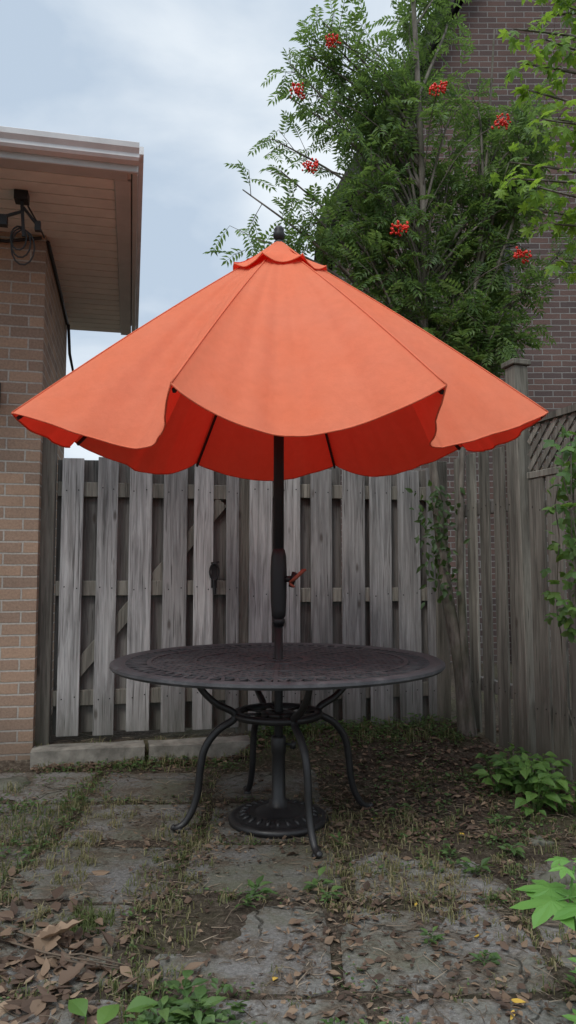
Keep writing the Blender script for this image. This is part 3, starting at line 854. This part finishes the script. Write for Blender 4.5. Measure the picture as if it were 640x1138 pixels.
def weed(x,y,n,rad,L,h=.03):
    for _ in range(n):
        a=U(0,6.28); rr_=rad*math.sqrt(rnd()); p=on(x+math.cos(a)*rr_,y+math.sin(a)*rr_,U(.004,h)*(1.2-rr_/max(rad,.001)*.7))
        d=Vector((math.cos(a+U(-.8,.8)),math.sin(a+U(-.8,.8)),U(-.1,.6))).normalized(); l=L*U(.6,1.2)
        we.bleaf(p,d,(Vector((0,0,1))+rv(.4)).normalized(),l,l*U(.5,.75),rnd(),U(0,.35))
def rosette(x,y,L,n=14,h=.05):
    for i in range(n):
        a=6.28*i/n*1.618*2+U(-.3,.3); d=Vector((math.cos(a),math.sin(a),U(.1,.8))).normalized(); l=L*U(.45,1.15)
        p=on(x,y,.0+h*rnd()); we.tube([p,p+d*l*.5],.0015,4,.4); we.bleaf(p+d*l*.4,d,Vector((0,0,1))+rv(.3),l,l*U(.4,.65),U(.2,1),U(.1,.6))
for _ in range(460):
    a,b=random.choice(joints); p=a.lerp(b,rnd())
    if noise.noise(Vector((p.x*2,p.y*2,18)))>-.02: weed(p.x+random.gauss(0,.025),p.y+random.gauss(0,.025),random.randint(5,16),.05,U(.009,.018),.018)
for _ in range(80): p=W(U(-.45,2.0),U(4.2,4.42)); weed(p.x,p.y,22,.09,.02,.04)
for _ in range(50): p=W(U(.8,2.0),U(4.4,4.56)); weed(p.x,p.y,22,.09,.028,.07)
for _ in range(26): weed(U(-1.3,-.95),U(2.5,3.9),18,.09,.022,.04)
for _ in range(90):
    x,y=U(.3,1.3),U(2.8,4.4); weed(x,y,random.randint(6,16),.07,U(.014,.028),.03)
for _ in range(10): weed(U(-.35,-.15),U(1.78,1.95),24,.05,.032,.07)
for k in ((-.26,1.92),(-.22,1.85),(-.30,1.83)): rosette(*k,.055,16,.07)
for k in ((-.11,2.55,.05),(.10,2.62,.05),(-.13,2.48,.04),(.13,2.52,.04),(.68,2.75,.05),(.62,2.9,.04),(.42,2.25,.035),(.55,2.15,.04),(.2,3.0,.03),(.5,3.4,.04),(-.45,1.75,.04),(.1,1.78,.035),(.2,1.8,.03),(-.05,1.76,.03),(.75,2.0,.04),(.85,2.9,.05),(.9,3.2,.05),(.8,2.45,.04)): rosette(*k,12,.035)
for _ in range(60): weed(U(-.5,.5),U(1.7,1.83),14,.04,.018,.03)
we.obj('weeds',M_weed)
bp=MB()
for _ in range(24):
    x,y=U(1.0,1.32),U(3.35,4.0)
    for _ in range(8):
        d=(rv()+Vector((0,-.3,.5))).normalized(); p=on(x,y,U(.03,.16))+Vector((d.x,d.y,0))*.04; bp.tube([on(x,y,0),p],.0015,3,.3)
        l=U(.04,.085); bp.bleaf(p,Vector((d.x,d.y,abs(d.z)*.3)).normalized(),Vector((0,-.2,1))+rv(.3),l,l*.7,rnd(),.4)
bp.obj('broadleaf_plants',M_vine)
rk=MB()
def rock(c,r):
    c=Vector(c); N=16;K=10;vs=[]
    for i in range(K+1):
        ph=math.pi*i/K
        for k in range(N):
            a=2*math.pi*k/N; d=Vector((math.sin(ph)*math.cos(a),math.sin(ph)*math.sin(a),math.cos(ph)))
            q=1+.35*noise.noise(d*1.6+c*5)+.12*noise.noise(d*4+c*5); vs.append(c+Vector((d.x*r[0],d.y*r[1],d.z*r[2]))*q)
    rk.add(vs,[(i*N+k,i*N+(k+1)%N,(i+1)*N+(k+1)%N,(i+1)*N+k) for i in range(K) for k in range(N)])
rock((1.22,3.95,.05),(.14,.10,.06)); rock((1.00,3.05,.01),(.07,.05,.03)); rock((.98,2.72,.01),(.09,.05,.03)); rock((1.08,2.6,.02),(.09,.07,.04)); rock((.95,2.45,.01),(.07,.05,.03)); rock((-1.42,3.9,.0),(.10,.12,.04))
rk.obj('edging_stones',M_rock,smooth=True)
sd=MB()
base=Vector((.70,1.80,0)); top=Vector((.625,1.70,.385))
sd.tube([base,base.lerp(top,.5)+Vector((.01,0,.02)),top],[.004,.0035,.003],6,.4)
for (tx,ty,tz,L) in ((-1,-.35,-.05,.17),(-.6,.75,.06,.15),(.2,-1,-.02,.16),(.9,.2,.05,.17)):
    d=Vector((tx,ty,tz)).normalized(); p=top+d*.035; sd.tube([top,p],.002,4,.5)
    sd.lobed(p,d,Vector((0,-.12,1)),L*.66,U(.5,1),5,.2)
top2=top+Vector((.02,.02,.06)); sd.tube([top,top2],.0025,5,.5)
for k in range(4):
    a=k*1.57+.6; d=Vector((math.cos(a),math.sin(a),.1)).normalized(); sd.lobed(top2+d*.03,d,Vector((0,-.2,1)),.045,U(.7,1),5,.3)
for bx_,by_,h_ in ((.70,1.72,.05),(.62,1.62,.04),(.80,1.95,.06)):
    base=Vector((bx_,by_,.01))
    for k in range(5):
        a=k*1.25+2.2; d=Vector((math.cos(a),math.sin(a),.5)).normalized(); p=base+d*.05+Vector((0,0,h_)); sd.tube([base,p],.002,4,.5); sd.lobed(p,d,Vector((0,-.2,1)),.055,U(.4,1),5,.3)
sd.obj('maple_seedling',M_seed)
bl=MB()
for (x,y,L,a) in ((-.44,1.80,.085,1.2),(-.39,1.86,.08,.2),(-.48,1.84,.08,2.4),(-.36,1.80,.06,5.6)):
    d=Vector((math.cos(a),math.sin(a),.35)).normalized(); p=on(x,y,.04); bl.tube([on(x,y),p],.002,4,.5); bl.bleaf(p,d,Vector((0,-.3,1)),L,L*.6,U(.5,1),.3)
bl.obj('dock_weed',M_vine)

# ---------------- world & light
sc=bpy.context.scene
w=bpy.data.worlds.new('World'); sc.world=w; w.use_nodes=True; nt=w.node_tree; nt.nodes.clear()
def N_(t): return nt.nodes.new(t)
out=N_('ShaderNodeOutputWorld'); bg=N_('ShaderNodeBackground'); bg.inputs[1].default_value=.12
sk=N_('ShaderNodeTexSky'); sk.sky_type='NISHITA'; sk.sun_disc=False; sk.sun_elevation=R(52); sk.sun_rotation=R(205)
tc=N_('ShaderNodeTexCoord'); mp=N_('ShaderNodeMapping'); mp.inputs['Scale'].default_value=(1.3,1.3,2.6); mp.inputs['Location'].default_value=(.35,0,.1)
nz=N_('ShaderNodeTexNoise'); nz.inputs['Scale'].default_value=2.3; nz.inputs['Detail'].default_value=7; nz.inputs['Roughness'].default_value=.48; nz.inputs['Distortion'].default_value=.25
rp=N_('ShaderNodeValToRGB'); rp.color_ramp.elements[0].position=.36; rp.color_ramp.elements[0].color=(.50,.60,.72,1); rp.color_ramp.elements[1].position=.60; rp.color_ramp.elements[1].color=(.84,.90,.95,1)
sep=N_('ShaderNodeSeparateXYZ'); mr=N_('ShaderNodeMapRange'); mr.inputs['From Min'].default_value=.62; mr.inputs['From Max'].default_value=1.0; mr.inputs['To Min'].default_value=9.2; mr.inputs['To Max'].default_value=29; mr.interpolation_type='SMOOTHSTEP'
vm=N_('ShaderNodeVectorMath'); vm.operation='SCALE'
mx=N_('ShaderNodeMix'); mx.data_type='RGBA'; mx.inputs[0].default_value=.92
L=nt.links.new
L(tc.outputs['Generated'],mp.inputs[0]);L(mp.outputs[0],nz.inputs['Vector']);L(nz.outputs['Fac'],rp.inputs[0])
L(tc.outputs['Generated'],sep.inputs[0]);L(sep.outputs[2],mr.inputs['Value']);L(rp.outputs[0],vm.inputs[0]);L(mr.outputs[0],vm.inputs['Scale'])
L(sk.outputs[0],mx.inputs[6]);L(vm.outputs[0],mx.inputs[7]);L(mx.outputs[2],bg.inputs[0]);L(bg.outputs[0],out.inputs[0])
sun=bpy.data.lights.new('sun','SUN'); sun.energy=1.5; sun.angle=R(16); sun.color=(1,.96,.9)
so_=bpy.data.objects.new('sun',sun); sc.collection.objects.link(so_)
el,az=R(52),R(205)
dv=Vector((math.sin(az)*math.cos(el),math.cos(az)*math.cos(el),math.sin(el)))
so_.rotation_euler=dv.to_track_quat('Z','Y').to_euler(); so_.location=dv*20
cam=bpy.data.cameras.new('camera'); cam.sensor_fit='VERTICAL'; cam.sensor_height=36; cam.lens=25.94; cam.clip_end=1000; cam.clip_start=.05
c=bpy.data.objects.new('camera',cam); sc.collection.objects.link(c); c.location=(0,0,1.11); c.rotation_euler=(R(94.5),0,0); sc.camera=c
sc.view_settings.view_transform='Standard'; sc.view_settings.look='None'; sc.view_settings.exposure=0
